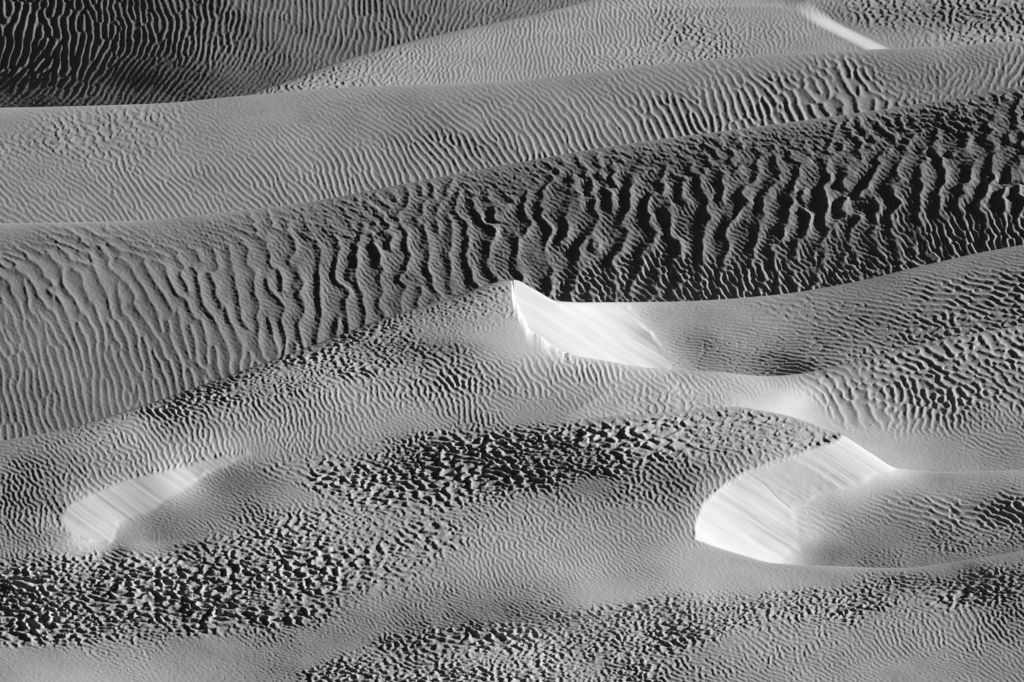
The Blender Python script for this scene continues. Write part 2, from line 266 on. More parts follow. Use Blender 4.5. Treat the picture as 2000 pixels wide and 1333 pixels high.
RIP4 = [S(1150, 650, (40, 12, .0, 5, 2, 1), NONE), S(1350, 620, (15, 12, .015, 8, 1.6, 1.6), NONE), S(1350, 690, (12, 14, .06, 12, 1.2, 2), NONE), S(1450, 610, (12, 12, .018, 10, 1.4, 1.6), NONE), S(1520, 605, (20, 24, .03, 25, 1, 2), NONE), S(1500, 670, (10, 13, .06, 10, 1.4, 2), NONE), S(1480, 715, (12, 15, .07, 15, 1.2, 2), NONE), S(1700, 560, (10, 12, .02, 10, 1.4, 1.8), NONE), S(1700, 610, (14, 16, .045, 12, 1.6, 1.4), NONE), S(1650, 680, (14, 18, .06, 16, 1.2, 1.8), NONE), S(1850, 580, (20, 18, .065, 12, 1.6, 1.3), NONE),
        S(1850, 520, (10, 12, .025, 10, 1.4, 1.8), NONE), S(1950, 500, (10, 13, .03, 12, 1.4, 1.8), NONE), S(1950, 560, (24, 20, .07, 14, 1.4, 1.4), NONE), S(1850, 645, (30, 22, .09, 35, .9, 2), NONE), S(1980, 610, (40, 22, .09, 35, .9, 2), NONE), S(1700, 690, (30, 18, .07, 30, .9, 2), NONE)]
RIP5 = [S(0, 875, (30, 16, .04, 20, 1, 1.8), NONE), S(200, 815, (20, 20, .13, 34, .9, 2.2), NONE), S(450, 740, (15, 21, .15, 36, .9, 2.4), NONE), S(700, 655, (15, 19, .11, 34, 1, 2.2), NONE), S(900, 600, (30, 15, .06, 25, 1, 1.8), NONE), S(980, 590, (60, 18, .07, 35, .8, 1.8), NONE), S(950, 635, (30, 14, .04, 25, 1, 1.8), NONE), S(1000, 660, (15, 10, .012, 12, 1.2, 2), NONE),
        S(650, 705, (25, 21, .14, 36, .9, 2.2), NONE), S(560, 740, (30, 20, .13, 34, .9, 2), NONE), S(850, 700, (40, 20, .12, 34, .9, 1.8), NONE), S(300, 850, (50, 17, .06, 14, 1.6, 1.2), NONE), S(100, 900, (45, 16, .06, 20, 1.4, 1.3), NONE), S(100, 960, (70, 17, .055, 25, 1.4, 1.2), NONE), S(400, 870, (80, 18, .065, 20, 1.6, 1.1), NONE), S(550, 800, (60, 17, .065, 16, 1.6, 1.1), NONE), S(600, 840, (85, 15, .06, 14, 1.6, 1), NONE), S(700, 790, (70, 17, .065, 16, 1.6, 1.1), NONE), S(900, 790, (75, 17, .06, 20, 1.6, 1.1), NONE), S(900, 740, (50, 20, .085, 20, 1.3, 1.3), NONE),
        S(800, 835, (30, 12, .03, 20, 1.2, 1.6), NONE), S(1050, 740, (62, 19, .075, 14, 1.8, 1), NONE), S(1150, 730, (62, 18, .075, 10, 2, 1), NONE), S(1150, 790, (40, 15, .05, 20, 1.4, 1.3), NONE), S(1050, 810, (20, 12, .025, 20, 1.2, 1.8), NONE), S(1300, 740, (52, 17, .06, 12, 1.8, 1.1), NONE), S(1320, 770, (60, 26, .08, 35, .9, 1.6), NONE), S(1400, 750, (40, 14, .05, 14, 1.6, 1.2), NONE), S(1450, 775, (40, 12, .04, 16, 1.4, 1.3), NONE), S(1520, 770, (70, 9, .02, 10, 1.6, 1), NONE), S(1560, 800, (80, 9, .008, 10, 1.6, 1), NONE),
        S(1620, 770, (50, 26, .07, 16, 1.3, 1.2), FN(.01)), S(1680, 800, (70, 30, .08, 16, 1.3, 1.1), FN(.01)), S(1700, 740, (40, 28, .09, 22, 1, 1.6), FN(.015)), S(1780, 800, (100, 26, .07, 16, 1.3, 1.1), NONE), S(1780, 825, (130, 20, .05, 12, 1.4, 1), NONE), S(1850, 770, (75, 26, .085, 25, 1, 1.5), FN(.03, 8, 15)), S(1850, 710, (60, 28, .1, 30, .9, 1.8), FN(.02)), S(1980, 680, (60, 28, .11, 30, .9, 1.8), FN(.03)), S(1980, 760, (70, 22, .08, 30, .9, 1.6), FN(.03, 8, 15)), S(1950, 820, (60, 16, .05, 25, 1.1, 1.4), NONE),
        S(1700, 860, (5, 9, .006, 8, 1.4, 1.6), NONE), S(1800, 870, (8, 10, .018, 8, 1.5, 1.5), NONE), S(1950, 870, (15, 16, .05, 12, 1.5, 1.2), NONE), S(1850, 905, (3, 9, .008, 8, 1.4, 1.6), NONE), S(1980, 905, (10, 12, .03, 10, 1.4, 1.4), NONE)]
RIP6 = [S(150, 940, (65, 18, .06, 20, 1.5, 1.2), NONE), S(350, 905, (75, 18, .065, 18, 1.6, 1.1), NONE), S(60, 1000, (75, 17, .055, 25, 1.3, 1.3), NONE), S(600, 860, (90, 13, .05, 14, 1.6, 1), NONE), S(500, 885, (80, 10, .012, 12, 1.4, 1), NONE), S(470, 940, (25, 10, .02, 10, 1.6, 1.2), NONE), S(400, 990, (20, 11, .03, 10, 1.6, 1.2), NONE), S(330, 1020, (25, 12, .035, 16, 1.4, 1.4), NONE), S(290, 1048, (20, 12, .02, 16, 1.2, 1.8), NONE), S(500, 1000, (40, 16, .06, 25, 1.1, 1.5), NONE), S(580, 960, (25, 12, .035, 16, 1.4, 1.4), NONE),
        S(540, 915, (40, 26, .05, 30, .9, 1.8), NONE), S(650, 900, (60, 22, .07, 35, .9, 1.8), NONE), S(600, 1020, (60, 22, .12, 36, .9, 2), NONE), S(800, 900, (70, 26, .11, 40, .8, 2), FN(.03, 8)), S(950, 910, (70, 27, .14, 40, .8, 2), FN(.035, 8)), S(850, 950, (70, 27, .14, 40, .8, 2), FN(.035, 8)), S(800, 870, (50, 18, .06, 30, .9, 2), NONE), S(1100, 870, (75, 27, .14, 40, .8, 2), FN(.035, 8)), S(1100, 920, (70, 25, .12, 40, .8, 2), FN(.03, 8)), S(1250, 840, (70, 25, .10, 35, .8, 2), FN(.03, 8)), S(1400, 830, (70, 24, .09, 35, .8, 1.9), FN(.02, 8)), S(1350, 880, (75, 24, .085, 35, .8, 1.9), FN(.02, 8)), S(1550, 850, (70, 22, .07, 35, .8, 1.9), NONE), S(1600, 865, (70, 20, .06, 30, .8, 1.9), NONE),
        S(750, 990, (50, 22, .12, 36, .9, 2), NONE), S(900, 975, (20, 17, .07, 30, 1, 2), NONE), S(1150, 950, (30, 14, .03, 20, 1.1, 1.8), NONE), S(1350, 915, (45, 17, .05, 20, 1.2, 1.3), NONE), S(1420, 920, (55, 18, .06, 16, 1.4, 1.2), NONE), S(1250, 960, (60, 18, .06, 25, 1.2, 1.3), NONE), S(1340, 970, (60, 17, .055, 25, 1.2, 1.3), NONE), S(1000, 1010, (55, 16, .055, 22, 1.3, 1.3), NONE), S(1100, 980, (55, 17, .055, 25, 1.2, 1.4), NONE), S(1200, 1030, (50, 16, .05, 20, 1.3, 1.4), NONE), S(1310, 1030, (55, 15, .05, 16, 1.4, 1.2), NONE),
        S(1700, 940, (10, 8, .01, 8, 1.6, 1.4), NONE), S(1850, 935, (3, 8, .006, 8, 1.4, 1.6), NONE), S(1640, 980, (25, 10, .025, 8, 1.8, 1.1), NONE), S(1600, 1020, (32, 18, .045, 10, 1.6, 1.1), NONE), S(1750, 990, (28, 20, .06, 10, 1.8, 1.1), FN(.01, 8, 20)), S(1850, 1000, (30, 26, .08, 12, 1.5, 1.2), FN(.02, 8, 20)), S(1900, 960, (12, 12, .03, 10, 1.5, 1.3), NONE), S(1980, 1000, (40, 26, .09, 25, 1, 1.6), FN(.03, 8, 20)), S(1620, 1070, (20, 9, .012, 10, 1.5, 1.3), NONE), S(1720, 1050, (10, 9, .025, 10, 1.5, 1.4), NONE), S(1720, 1085, (30, 16, .07, 35, .9, 2), NONE), S(1850, 1060, (40, 20, .1, 40, .8, 2), FN(.03, 8, 20)), S(1980, 1050, (40, 20, .1, 40, .8, 2), FN(.03, 8, 20))]
RIP7 = [s for s in RIP6 if s[0] < 1320 and s[1] > 930] + [
        S(30, 1075, (50, 14, .04, 25, 1.1, 1.6), NONE), S(250, 1075, (8, 10, .015, 12, 1.2, 2), NONE), S(150, 1100, (50, 20, .08, 35, .9, 2), NONE), S(450, 1085, (60, 24, .13, 40, .8, 2.1), FN(.035, 8)), S(250, 1130, (60, 28, .16, 40, .8, 2.1), FN(.035, 8)), S(60, 1160, (60, 28, .17, 40, .8, 2.1), FN(.035, 8)), S(350, 1160, (60, 28, .16, 40, .8, 2.1), FN(.035, 8)), S(550, 1110, (60, 26, .13, 40, .8, 2.1), FN(.03, 8)), S(100, 1220, (55, 24, .12, 40, .8, 2.2), FN(.03, 8)), S(300, 1220, (55, 22, .09, 38, .8, 2.2), NONE), S(600, 1170, (60, 20, .08, 35, .9, 2), NONE), S(750, 1050, (60, 19, .09, 35, .9, 1.8), NONE), S(750, 1120, (60, 17, .07, 35, .9, 1.9), NONE), S(500, 1220, (50, 18, .06, 30, .9, 2), NONE),
        S(200, 1260, (30, 20, .04, 30, .9, 2), NONE), S(100, 1300, (5, 10, .004, 10, 1.2, 2), NONE), S(400, 1275, (8, 14, .015, 15, 1, 2.4), NONE), S(400, 1320, (15, 12, .04, 20, 1.1, 2), NONE), S(650, 1270, (12, 13, .03, 20, 1.1, 2), NONE), S(750, 1210, (40, 14, .045, 20, 1.2, 1.6), NONE), S(950, 1120, (65, 14, .05, 18, 1.4, 1.2), NONE), S(1150, 1110, (55, 13, .045, 14, 1.5, 1.3), NONE), S(1300, 1090, (35, 12, .035, 12, 1.5, 1.4), NONE), S(950, 1190, (25, 13, .045, 18, 1.2, 1.8), NONE), S(1200, 1160, (18, 12, .025, 15, 1.2, 2), NONE), S(1400, 1110, (12, 10, .012, 12, 1.3, 2), NONE), S(1600, 1125, (5, 10, .008, 10, 1.2, 2), NONE), S(1850, 1110, (5, 10, .01, 12, 1.2, 2), NONE),
        S(1500, 1150, (8, 12, .02, 18, 1.1, 2.2), NONE), S(1980, 1090, (8, 12, .025, 18, 1.1, 2.2), NONE), S(1900, 1140, (30, 20, .14, 36, .8, 2.3), NONE), S(1700, 1160, (30, 22, .17, 38, .8, 2.3), NONE), S(1450, 1185, (25, 22, .17, 38, .8, 2.4), NONE), S(1200, 1215, (25, 22, .17, 38, .8, 2.4), NONE), S(1000, 1240, (25, 22, .17, 38, .8, 2.4), NONE), S(1100, 1270, (30, 22, .14, 38, .8, 2.4), NONE), S(850, 1290, (15, 16, .08, 28, .9, 2.4), NONE), S(1000, 1310, (40, 22, .11, 38, .8, 2.2), NONE), S(700, 1320, (12, 14, .06, 24, 1, 2.2), NONE),
        S(1320, 1200, (25, 22, .17, 38, .8, 2.4), NONE), S(1580, 1172, (25, 22, .17, 38, .8, 2.4), NONE), S(1800, 1150, (25, 22, .16, 38, .8, 2.4), NONE), S(2000, 1118, (25, 20, .13, 38, .8, 2.4), NONE), S(1400, 1240, (40, 18, .075, 35, .9, 2), NONE), S(1700, 1200, (50, 18, .075, 35, .9, 2), NONE), S(1950, 1190, (50, 16, .06, 25, 1.1, 1.6), NONE), S(1250, 1310, (45, 19, .07, 28, 1, 1.7), NONE), S(1500, 1260, (50, 18, .06, 22, 1.2, 1.5), NONE), S(1500, 1320, (35, 16, .055, 18, 1.3, 1.4), NONE), S(1750, 1250, (55, 15, .055, 18, 1.4, 1.3), NONE), S(1900, 1230, (65, 16, .05, 14, 1.5, 1.2), NONE), S(1800, 1310, (15, 12, .035, 15, 1.3, 1.8), NONE), S(1980, 1300, (45, 14, .04, 15, 1.4, 1.3), NONE)]

def tune(rip, big, small, rough, fine, lam=0.68):
    out = []
    for q in rip:
        q = list(q)
        q[4] *= big if q[3] > 28.5 else (rough if q[5] > 32 else small)
        if q[3] < 14 and q[4] > 0: q[4] += .012
        if q[3] < 28.5: q[3] *= lam
        if .012 < q[4] < .04: q[4] = .04
        q[10] *= fine
        out.append(tuple(q))
    return out
RIP0 = tune(RIP0, .7, .8, .7, .9); RIP1 = tune(RIP1, .8, 1.6, 1.2, 1); RIP2 = tune(RIP2, .5, 1.15, 1.0, 1, .66)
RIP3 = [q[:3] + (q[3] * (np.interp(q[0], [300, 700, 1100], [.68, .74, .8]) if q[3] > 30 else 1), q[4] * (np.interp(q[0], [200, 450, 800, 1150], [.75, .8, .8, 1]) if q[3] > 30 else 1)) + (q[5] * (.85 if q[3] > 30 else 1), q[6] * (1.15 if q[3] > 30 else 1)) + q[7:] for q in RIP3]
RIP3 = [q[:4] + (q[4] * (.62 if q[3] < 30 and q[1] > 620 else 1),) + q[5:] for q in RIP3]
RIP3 = tune(RIP3, .42, .9, .65, 1.25, .74); RIP4 = tune(RIP4, 1, 2.1, 1.3, 1, .85)

# ------------------------------------------------------------------ building one dune sheet
def unproject(u, r, z):
    dx = (u - 1000) * PXM / DIST; dv = (666.5 - r) * PXM / DIST
    d = np.stack([dx, CP + dv * SP, -SP + dv * CP], -1)
    t = (z * PXM - CAM[2]) / d[..., 2]
    return CAM + d * t[..., None]

def flow_grooves(Ug, Rg, slope, seed, wl):
    c = Rg - slope * Ug + 3 * vnoise(Ug, Rg, 60, 60, seed + 9); a = Ug + slope * Rg
    env = 0.6 + 0.6 * np.clip(fbm(a, c, 160.0, wl * 2.5, seed + 5, 2) + 0.35, 0, 1.2)
    g = fbm(a, c, 520.0, wl, seed, 4)
    return env * (g + 0.35 * np.abs(vnoise(a, c, 380.0, wl * 0.8, seed + 20)))

ALL_TRIS = 0
def make_mesh(name, V, N, quads, mat, parent=None):
    global ALL_TRIS
    ids = np.unique(quads); remap = np.full(len(V), -1, np.int64); remap[ids] = np.arange(len(ids))
    q = remap[quads].astype(np.int32); me = bpy.data.meshes.new(name)
    me.vertices.add(len(ids)); me.vertices.foreach_set('co', V[ids].astype(np.float32).ravel())
    me.loops.add(q.size); me.loops.foreach_set('vertex_index', q.ravel())
    me.polygons.add(len(q)); me.polygons.foreach_set('loop_start', np.arange(0, q.size, 4, dtype=np.int32))
    me.polygons.foreach_set('loop_total', np.full(len(q), 4, np.int32))
    me.update(calc_edges=True)
    me.polygons.foreach_set('use_smooth', np.ones(len(q), bool))
    me.normals_split_custom_set_from_vertices(N[ids].astype(np.float32))
    me.materials.append(mat)
    o = bpy.data.objects.new(name, me); sc.collection.objects.link(o)
    if parent: o.parent = parent
    ALL_TRIS += 2 * len(q)
    return o

SHARED_FIELDS = {}
def sheet(name, label, zf, crest, front, rip, seed, umin=-1e9, rmax=1500, rmin=None, parts=(), slips=(), rnd=(11.0, 32.0), relief=1.1, extra=None, share=None, jc=None, jf=None):
    """crest / front: rows (per column) of this dune's own outline and of the outline of what stands in front of it"""
    cols = np.where(U >= umin)[0]
    cr = np.full(len(U), rmin if rmin is not None else 0.0) if crest is None else crest
    fr = np.full(len(U), rmax, float) if front is None else front
    vis = (U > umin)
    r0 = cr[vis].min(); r1 = fr[vis].max() + 3
    Rf = np.arange(math.floor(r0 / STEP) * STEP, r1, STEP)
    Ug, Rg = np.meshgrid(U, Rf)
    Rs = np.maximum(Rg, cr[None, :])                      # rows above the crest collapse onto it
    jc = np.ones(len(U)) if jc is None else jc; jf = np.ones(len(U)) if jf is None else jf    # 0 where two dunes run into each other
    lap = 8.0 * jf
    Rs = np.minimum(Rs, (np.maximum(fr, cr) + lap)[None, :])      # rows below the front outline collapse onto it
    z = zf(Ug, Rs)
    z = z + relief * fbm(Ug, Rs, 260, 110, seed + 50, 3)
    # ripples
    if share is None:
        F = phasor(Rf, rip, 0, seed, (cr, fr)); F2 = phasor(Rf, rip, 1, seed + 7, (cr, fr))
    else:
        if not SHARED_FIELDS:
            RA = np.arange(math.floor(share[0].min() / STEP) * STEP - 5 * STEP, share[1].max() + 10, STEP)
            SHARED_FIELDS['r'] = RA; SHARED_FIELDS[0] = phasor(RA, rip, 0, seed, share, True); SHARED_FIELDS[1] = phasor(RA, rip, 1, seed + 7, share, True)
        k0 = int(round((Rf[0] - SHARED_FIELDS['r'][0]) / STEP)); F = SHARED_FIELDS[0][k0:k0 + len(Rf)]; F2 = SHARED_FIELDS[1][k0:k0 + len(Rf)]
    cu = np.arange(U[0], U[-1] + 9, 8.0); crr = np.arange(Rf[0], Rf[-1] + 9, 8.0)
    cg = np.meshgrid(cu, crr); P = params(rip, *cg, share is not None)
    def up(k):
        A = P[..., k]; x = np.clip((U - cu[0]) / 8.0, 0, len(cu) - 1.001); y = np.clip((Rf - crr[0]) / 8.0, 0, len(crr) - 1.001)
        xi = x.astype(int); yi = y.astype(int); fx = (x - xi)[None, :]; fy = (y - yi)[:, None]
        return (A[yi][:, xi]*(1-fx) + A[yi][:, xi+1]*fx)*(1-fy) + (A[yi+1][:, xi]*(1-fx) + A[yi+1][:, xi+1]*fx)*fy
    a1, l1, a2, l2 = up(2), up(1), up(8), up(7)
    amp_mod = 1 + 0.20 * fbm(Ug, Rg, 90, 50, seed + 90, 3)
    m1 = np.abs(F); m1 = np.clip(m1 / 1.0, 0, 1)
    m2 = np.abs(F2); m2 = np.clip(m2 / 1.0, 0, 1)
    ph2 = (np.angle(F2) / (2 * np.pi)) % 1.0
    h2 = np.interp(ph2, _t, PROFILE) * m2
    j1, k1 = up(3), up(5)
    rough = np.clip((j1 - 12) / 28, 0, 1)
    kmega = np.clip((l1 - 24) / 16, 0, 1) * (1 - rough)
    warp = 0.05 * np.minimum(1, 14 / l1) * vnoise(Ug, Rg, 9, 7, seed + 91) + rough * (0.34 * vnoise(Ug, Rg, 26, 11, seed + 92) + 0.22 * vnoise(Ug, Rg, 12, 6, seed + 93)) + kmega * (0.27 * vnoise(Ug, Rg, 36, 28, seed + 94) + 0.14 * vnoise(Ug, Rg, 18, 15, seed + 96))
    ph1 = (np.angle(F) / (2 * np.pi) + warp + np.where(a2 > .02, 0.025, 0) * (h2 - .4)) % 1.0
    kb = np.clip((l1 - 22) / 8, 0, 1) * (1 - rough)
    h1 = (np.interp(ph1, _t, PROFILE) * (1 - kb) + np.interp(ph1, _t, PROFILE_B) * kb)
    kc = rough * (1 - kb) * 0.8
    h1 = (h1 * (1 - kc) + np.interp(ph1, _t, PROFILE_C) * kc) * m1
    # small ripples thin out in the troughs of the big ones
    a1 = a1 * (1 - kmega * 0.3 * (1 - fbm(Ug, Rg, 110, 60, seed + 97, 3)))
    hh = a1 * l1 * (h1 - 0.35) + a2 * l2 * (h2 - 0.35) * np.where((l1 > 26) & (rough < .6), 0.5 + 0.8 * np.sin(np.pi * np.clip(ph1 * 1.5, 0, 1)), 1)
    hh = hh * amp_mod
    hh += 0.10 * vnoise(Ug, Rg, 5, 4, seed + 95)
    smasks = []
    for (poly, tps, soft, slope, gamp, gwl, keep) in slips:
        sd = poly_sd(Ug, Rs, poly) + 3.0 * fbm(Ug, Rs, 26, 18, seed + 33, 3) 
        kz = sstep(-7, 7, sd)
        if tps is not None:
            hb = len(poly) // 2
            db = np.min([np.hypot(Ug - a, Rs - b) for a, b in np.concatenate([np.linspace(poly[i], poly[i + 1], 6) for i in range(hb - 1)])], 0)
            df = np.min([np.hypot(Ug - a, Rs - b) for a, b in np.concatenate([np.linspace(poly[i], poly[i + 1], 6) for i in range(hb, 2 * hb - 1)])], 0)
            fb = sstep(-6, 6, df - db)
            sd = sd + fb * 4.0 * (h1 - 0.3) * np.minimum(1, a1 / .03)
            kz = fb * sstep(-7, 7, sd) + (1 - fb) * sstep(-4, 10, sd)
            soft = soft + (1 - fb) * 7
        k = sstep(-soft, soft, sd)
        if tps is TE: gate = sstep(1351, 1362, Ug); k = k * gate; kz = kz * gate
        if tps is not None: z = z * (1 - kz) + (tps(Ug, Rs) + bumps(Ug, Rs)) * kz
        hh = hh * (1 - k * (1 - keep))
        hh = hh + k * gamp * flow_grooves(Ug, Rs, slope, seed + 44, gwl)
        smasks.append(sd > 0)
    if extra is not None: hh = extra(Ug, Rs, hh)
    fi = np.clip((Rs - Rf[0]) / STEP, 0, len(Rf) - 1.001); ii = fi.astype(int); ff = fi - ii
    ci = np.arange(len(U))[None, :]
    hh = hh[ii, ci] * (1 - ff) + hh[ii + 1, ci] * ff
    if crest is not None:
        d = Rs - cr[None, :]; s = np.clip((rnd[1] - d) / rnd[1], 0, 1)
        z = z - jc * rnd[0] * (1 - np.sqrt(np.clip(1 - s * s, 0, 1)))
        hh = hh * (1 - jc * 0.75 * (1 - sstep(0, 14, d)))
    pts = unproject(Ug, Rs, z); pts[..., 2] += hh * PXM
    nr, nc = Ug.shape
    # hidden rows: back slope behind the crest, and the foot that runs on under the next dune
    blocks = []
    if crest is not None:
        top = pts[0].copy()
        for y in (95, 70, 50, 36, 25, 17, 11, 6.5, 3.5, 1.6, 0.6):
            b = top.copy(); b[:, 1] += y; b[:, 2] -= 0.37 * y + 0.12 * (math.sqrt(y * y + 36) - 6); blocks.append(b)
    nb = len(blocks)
    tail = []
    if front is not None:
        rl = np.maximum(fr, cr) + lap
        for dr in (8, 18, 32, 50, 75, 110):
            zz = zf(U[None, :], (rl + dr)[None, :])[0] - 0.3 * dr * (1 - jf) - 0.2 * np.maximum(dr - 20, 0); tail.append(unproject(U, rl + dr, zz))
    else: 
        rl = np.full(len(U), rmax)
        for dr in (30, 120, 300):
            tail.append(unproject(U, rl + dr, zf(U[None, :], (rl)[None, :])[0] - 0.45 * dr))
    grid = np.concatenate([np.array(blocks).reshape(nb, nc, 3), pts, np.array(tail)], 0)
    tot = grid.shape[0]
    V = grid.reshape(-1, 3)
    # normals
    gu = np.gradient(grid, axis=1); gr_ = np.gradient(grid, axis=0)
    # rows that collapsed have no extent: use face-accumulated normals instead
    idx = np.arange(tot * nc).reshape(tot, nc)
    quads = np.stack([idx[1:, :-1], idx[1:, 1:], idx[:-1, 1:], idx[:-1, :-1]], -1)
    e1 = V[quads[..., 2]] - V[quads[..., 0]]; e2 = V[quads[..., 3]] - V[quads[..., 1]]
    fn = np.cross(e1, e2); area = np.linalg.norm(fn, axis=-1)
    rows_c = np.concatenate([np.full(nb, -1e9), Rf, np.full(len(tail), 1e9)])
    lo_c = rows_c[:-1, None]; hi_c = rows_c[1:, None]
    ctop = np.minimum(cr[:-1], cr[1:])[None, :]; cbot = (np.maximum(np.maximum(fr, cr)[:-1], np.maximum(fr, cr)[1:]) + 2.5)[None, :]
    ok = area > 1e-7
    ok &= ((U[:-1] >= umin)[None, :])
    fn = np.where(ok[..., None], fn, 0)
    N = np.zeros_like(V)
    for k in range(4):
        np.add.at(N, quads[..., k].ravel(), fn.reshape(-1, 3)) if False else None
    Ng = np.zeros((tot, nc, 3))
    Ng[1:, :-1] += fn; Ng[1:, 1:] += fn; Ng[:-1, 1:] += fn; Ng[:-1, :-1] += fn
    # merge normals over collapsed runs at the crest: vertices with the same place share a normal
    for arr_dir in (1,):
        for j in range(nb, tot):
            same = np.linalg.norm(grid[j] - grid[j - 1], axis=1) < 1e-6
            if same.any():
                s_ = Ng[j][same] + Ng[j - 1][same]; Ng[j][same] = s_
        for j in range(tot - 2, nb - 1, -1):
            same = np.linalg.norm(grid[j] - grid[j + 1], axis=1) < 1e-6
            if same.any(): Ng[j][same] = Ng[j + 1][same]
    N = Ng.reshape(-1, 3); ln = np.linalg.norm(N, axis=1, keepdims=True); N = np.where(ln > 1e-9, N / np.maximum(ln, 1e-9), [0, 0, 1.0])
    lab = np.zeros(ok.shape, int)
    cu_ = (U[:-1] + U[1:]) / 2
    for pi, (pname, plabel, pmat, mask) in enumerate(parts):
        mk = smasks[mask] if isinstance(mask, int) else (poly_sd(Ug, Rs, mask) + 9 * fbm(Ug, Rs, 40, 22, seed + 60, 3)) > 0
        lab[nb:nb + nr - 1][mk[:-1, :-1]] = pi + 1
    root = make_mesh(name, V, N, quads[ok & (lab == 0)], M_SAND)
    root['label'] = label; root['category'] = 'sand dune'; root['kind'] = 'structure'; root['group'] = 'sand dunes'
    for pi, (pname, plabel, pmat, mask) in enumerate(parts):
        sel = quads[ok & (lab == pi + 1)]
        if len(sel):
            o = make_mesh(pname, V, N, sel, pmat, root); o['label'] = plabel
    return root

w5 = lambda u, r: sstep(860, 1080, u) * np.maximum(sstep(0, 55, curve(CREST6, u) - r), sstep(1090, 1200, u))
w6 = lambda u, r: sstep(1180, 1364, u) * np.maximum(sstep(0, 60, curve(CREST7, u) - r), sstep(1352, 1400, u))
BUMPS = [(760, 1140, 420, 120, 26), (960, 664, 170, 18, 6), (1280, 880, 330, 55, 24)]
def T7b(u, r): return T7(u, r) + 17 * sstep(750, 1150, u) * np.exp(-0.5 * ((r - curve([(700, 1225), (1000, 1185), (1300, 1150), (1600, 1122), (2000, 1072), (2400, 1000)], u)) / 40)**2)
def bumps(u, r): return 3.5 * sstep(200, 290, u) * (1 - sstep(430, 560, u)) * np.exp(-((r - curve([(100, 1066), (200, 1071), (280, 1071), (380, 1060), (500, 1040), (600, 1020)], u)) / 7)**2) + sum(a * np.exp(-0.5 * ((u - p) / su)**2 - 0.5 * ((r - q) / sr)**2) for p, q, su, sr, a in BUMPS)
def z5(u, r): return T7b(u, r) * (1 - w5(u, r)) + T5(u, r) * w5(u, r) + bumps(u, r)
def z6(u, r): return T7b(u, r) * (1 - w6(u, r)) + T6(u, r) * w6(u, r) + bumps(u, r)
z7 = lambda u, r: T7b(u, r) + bumps(u, r)

JAG = lambda a, s, seed: a * fbm(U, U * 0, s, 50, seed, 3)
c5 = C5 + np.where((U > 1003) & (U < 1120), JAG(5, 14, 5), 0)

sheet('sand_dune', 'dark rippled dune slope in shade at the top left, behind every other dune', Z0, None, np.minimum(C1, np.where(U > 440, C1B, 1e9)), RIP0, 100, rmin=-110)
sheet('sand_dune', 'pale gently domed dune along the top edge with a small white slip face', Z1b, C1B, C1, RIP1, 200, umin=445,
      slips=[(SLIP_T, None, 5, .5, .3, 12, .1)], parts=[('slip_face', 'small bright white slip face', M_SLIP, 0)])
sheet('sand_dune', 'long mid grey dune with fine even diagonal ripples below the topmost crest', Z2, C1, C2, RIP2, 300)
sheet('sand_dune', 'dark dune slope covered in large upright scalloped ripples with black hollows', Z3, C2, np.minimum(C5, np.where(U > 1003, C4, 1e9)), RIP3, 400,
      parts=[('scalloped_ripple_field', 'large scalloped sand ripples with black shadows', M_SHADE, [(380, 500), (700, 420), (1100, 340), (1500, 270), (2000, 190), (2400, 120), (2400, 480), (2000, 480), (1650, 540), (1400, 540), (1100, 560), (800, 620), (640, 660), (520, 640)])])
sheet('sand_dune', 'smooth streaked dune bowl with a brilliant white slip face at its end', lambda u, r: T4(u, r), C4, C5, RIP4, 500, umin=1002,
      slips=[(SLIP_N, None, 6, .62, 2.6, 20, 0.0)], parts=[('slip_face', 'brilliant white streaked slip face', M_SLIP, 0)], rnd=(3.0, 14.0))
RIPN = []
_sc = lambda A, lam=22, phi=60, sq=2.5: (phi, lam * .85, A * .92, 42, .7, sq * 1.15, 40, 9, .045, 30, 1.0, 1.6)
ROUGH_BANDS += [
    ([(560, 950), (640, 900), (860, 858), (1100, 830), (1430, 800), (1560, 822), (1640, 858), (1560, 872), (1400, 888), (1200, 925), (1000, 955), (850, 985), (700, 1000)], 16, _sc(.2, 27), [(560, .5), (720, .95), (1150, 1), (1300, .62), (1640, .42)]),
    ([(-400, 1110), (0, 1105), (250, 1088), (420, 1062), (560, 1015), (700, 985), (860, 985), (900, 1060), (800, 1130), (640, 1190), (400, 1240), (0, 1250), (-400, 1255)], 24, _sc(.21, 29), [(0, 1.05), (350, 1), (600, .7), (850, .4)]),
    ([(560, 1310), (800, 1245), (1000, 1215), (1300, 1178), (1600, 1156), (2000, 1108), (2400, 1040), (2400, 1110), (2000, 1172), (1700, 1200), (1450, 1226), (1300, 1290), (1250, 1400), (760, 1400)], 18, _sc(.24, 22, 60, 2.5), [(600, .5), (900, .95), (1500, .95), (1750, .7), (2000, .75)]),
    ([(60, 850), (300, 790), (500, 718), (750, 628), (900, 590), (1000, 560), (1000, 610), (900, 660), (900, 700), (760, 715), (640, 735), (480, 772), (300, 815)], 9, _sc(.2, 18, 55, 2.4), [(60, .5), (350, 1), (700, .8), (900, .5)]),
    ([(1580, 735), (1800, 680), (2000, 645), (2400, 580), (2400, 760), (2000, 790), (1880, 760), (1760, 745), (1660, 760)], 22, (45, 20, .11, 26, 1, 1.7, 20, 8, .03, 20, 1.1, 1.4), [(1580, .8), (2000, 1.1)])]
RIPN = RIP5 + RIP6 + [q for q in RIP7 if q not in RIP6]
RIPN = tune(RIPN, .9, 1.85, 1.0, 1.0, .66)
SLIP_M = [(1428, 795), (1520, 764), (1570, 772), (1600, 800), (1660, 850), (1660, 870), (1500, 840)]
SH = (c5, np.full(len(U), 1400.0)); NSL = [(POLY_W, TW, 2.5, .75, .55, 11, .0), (POLY_E, TE, 2.5, .64, 1.9, 24, .0)]
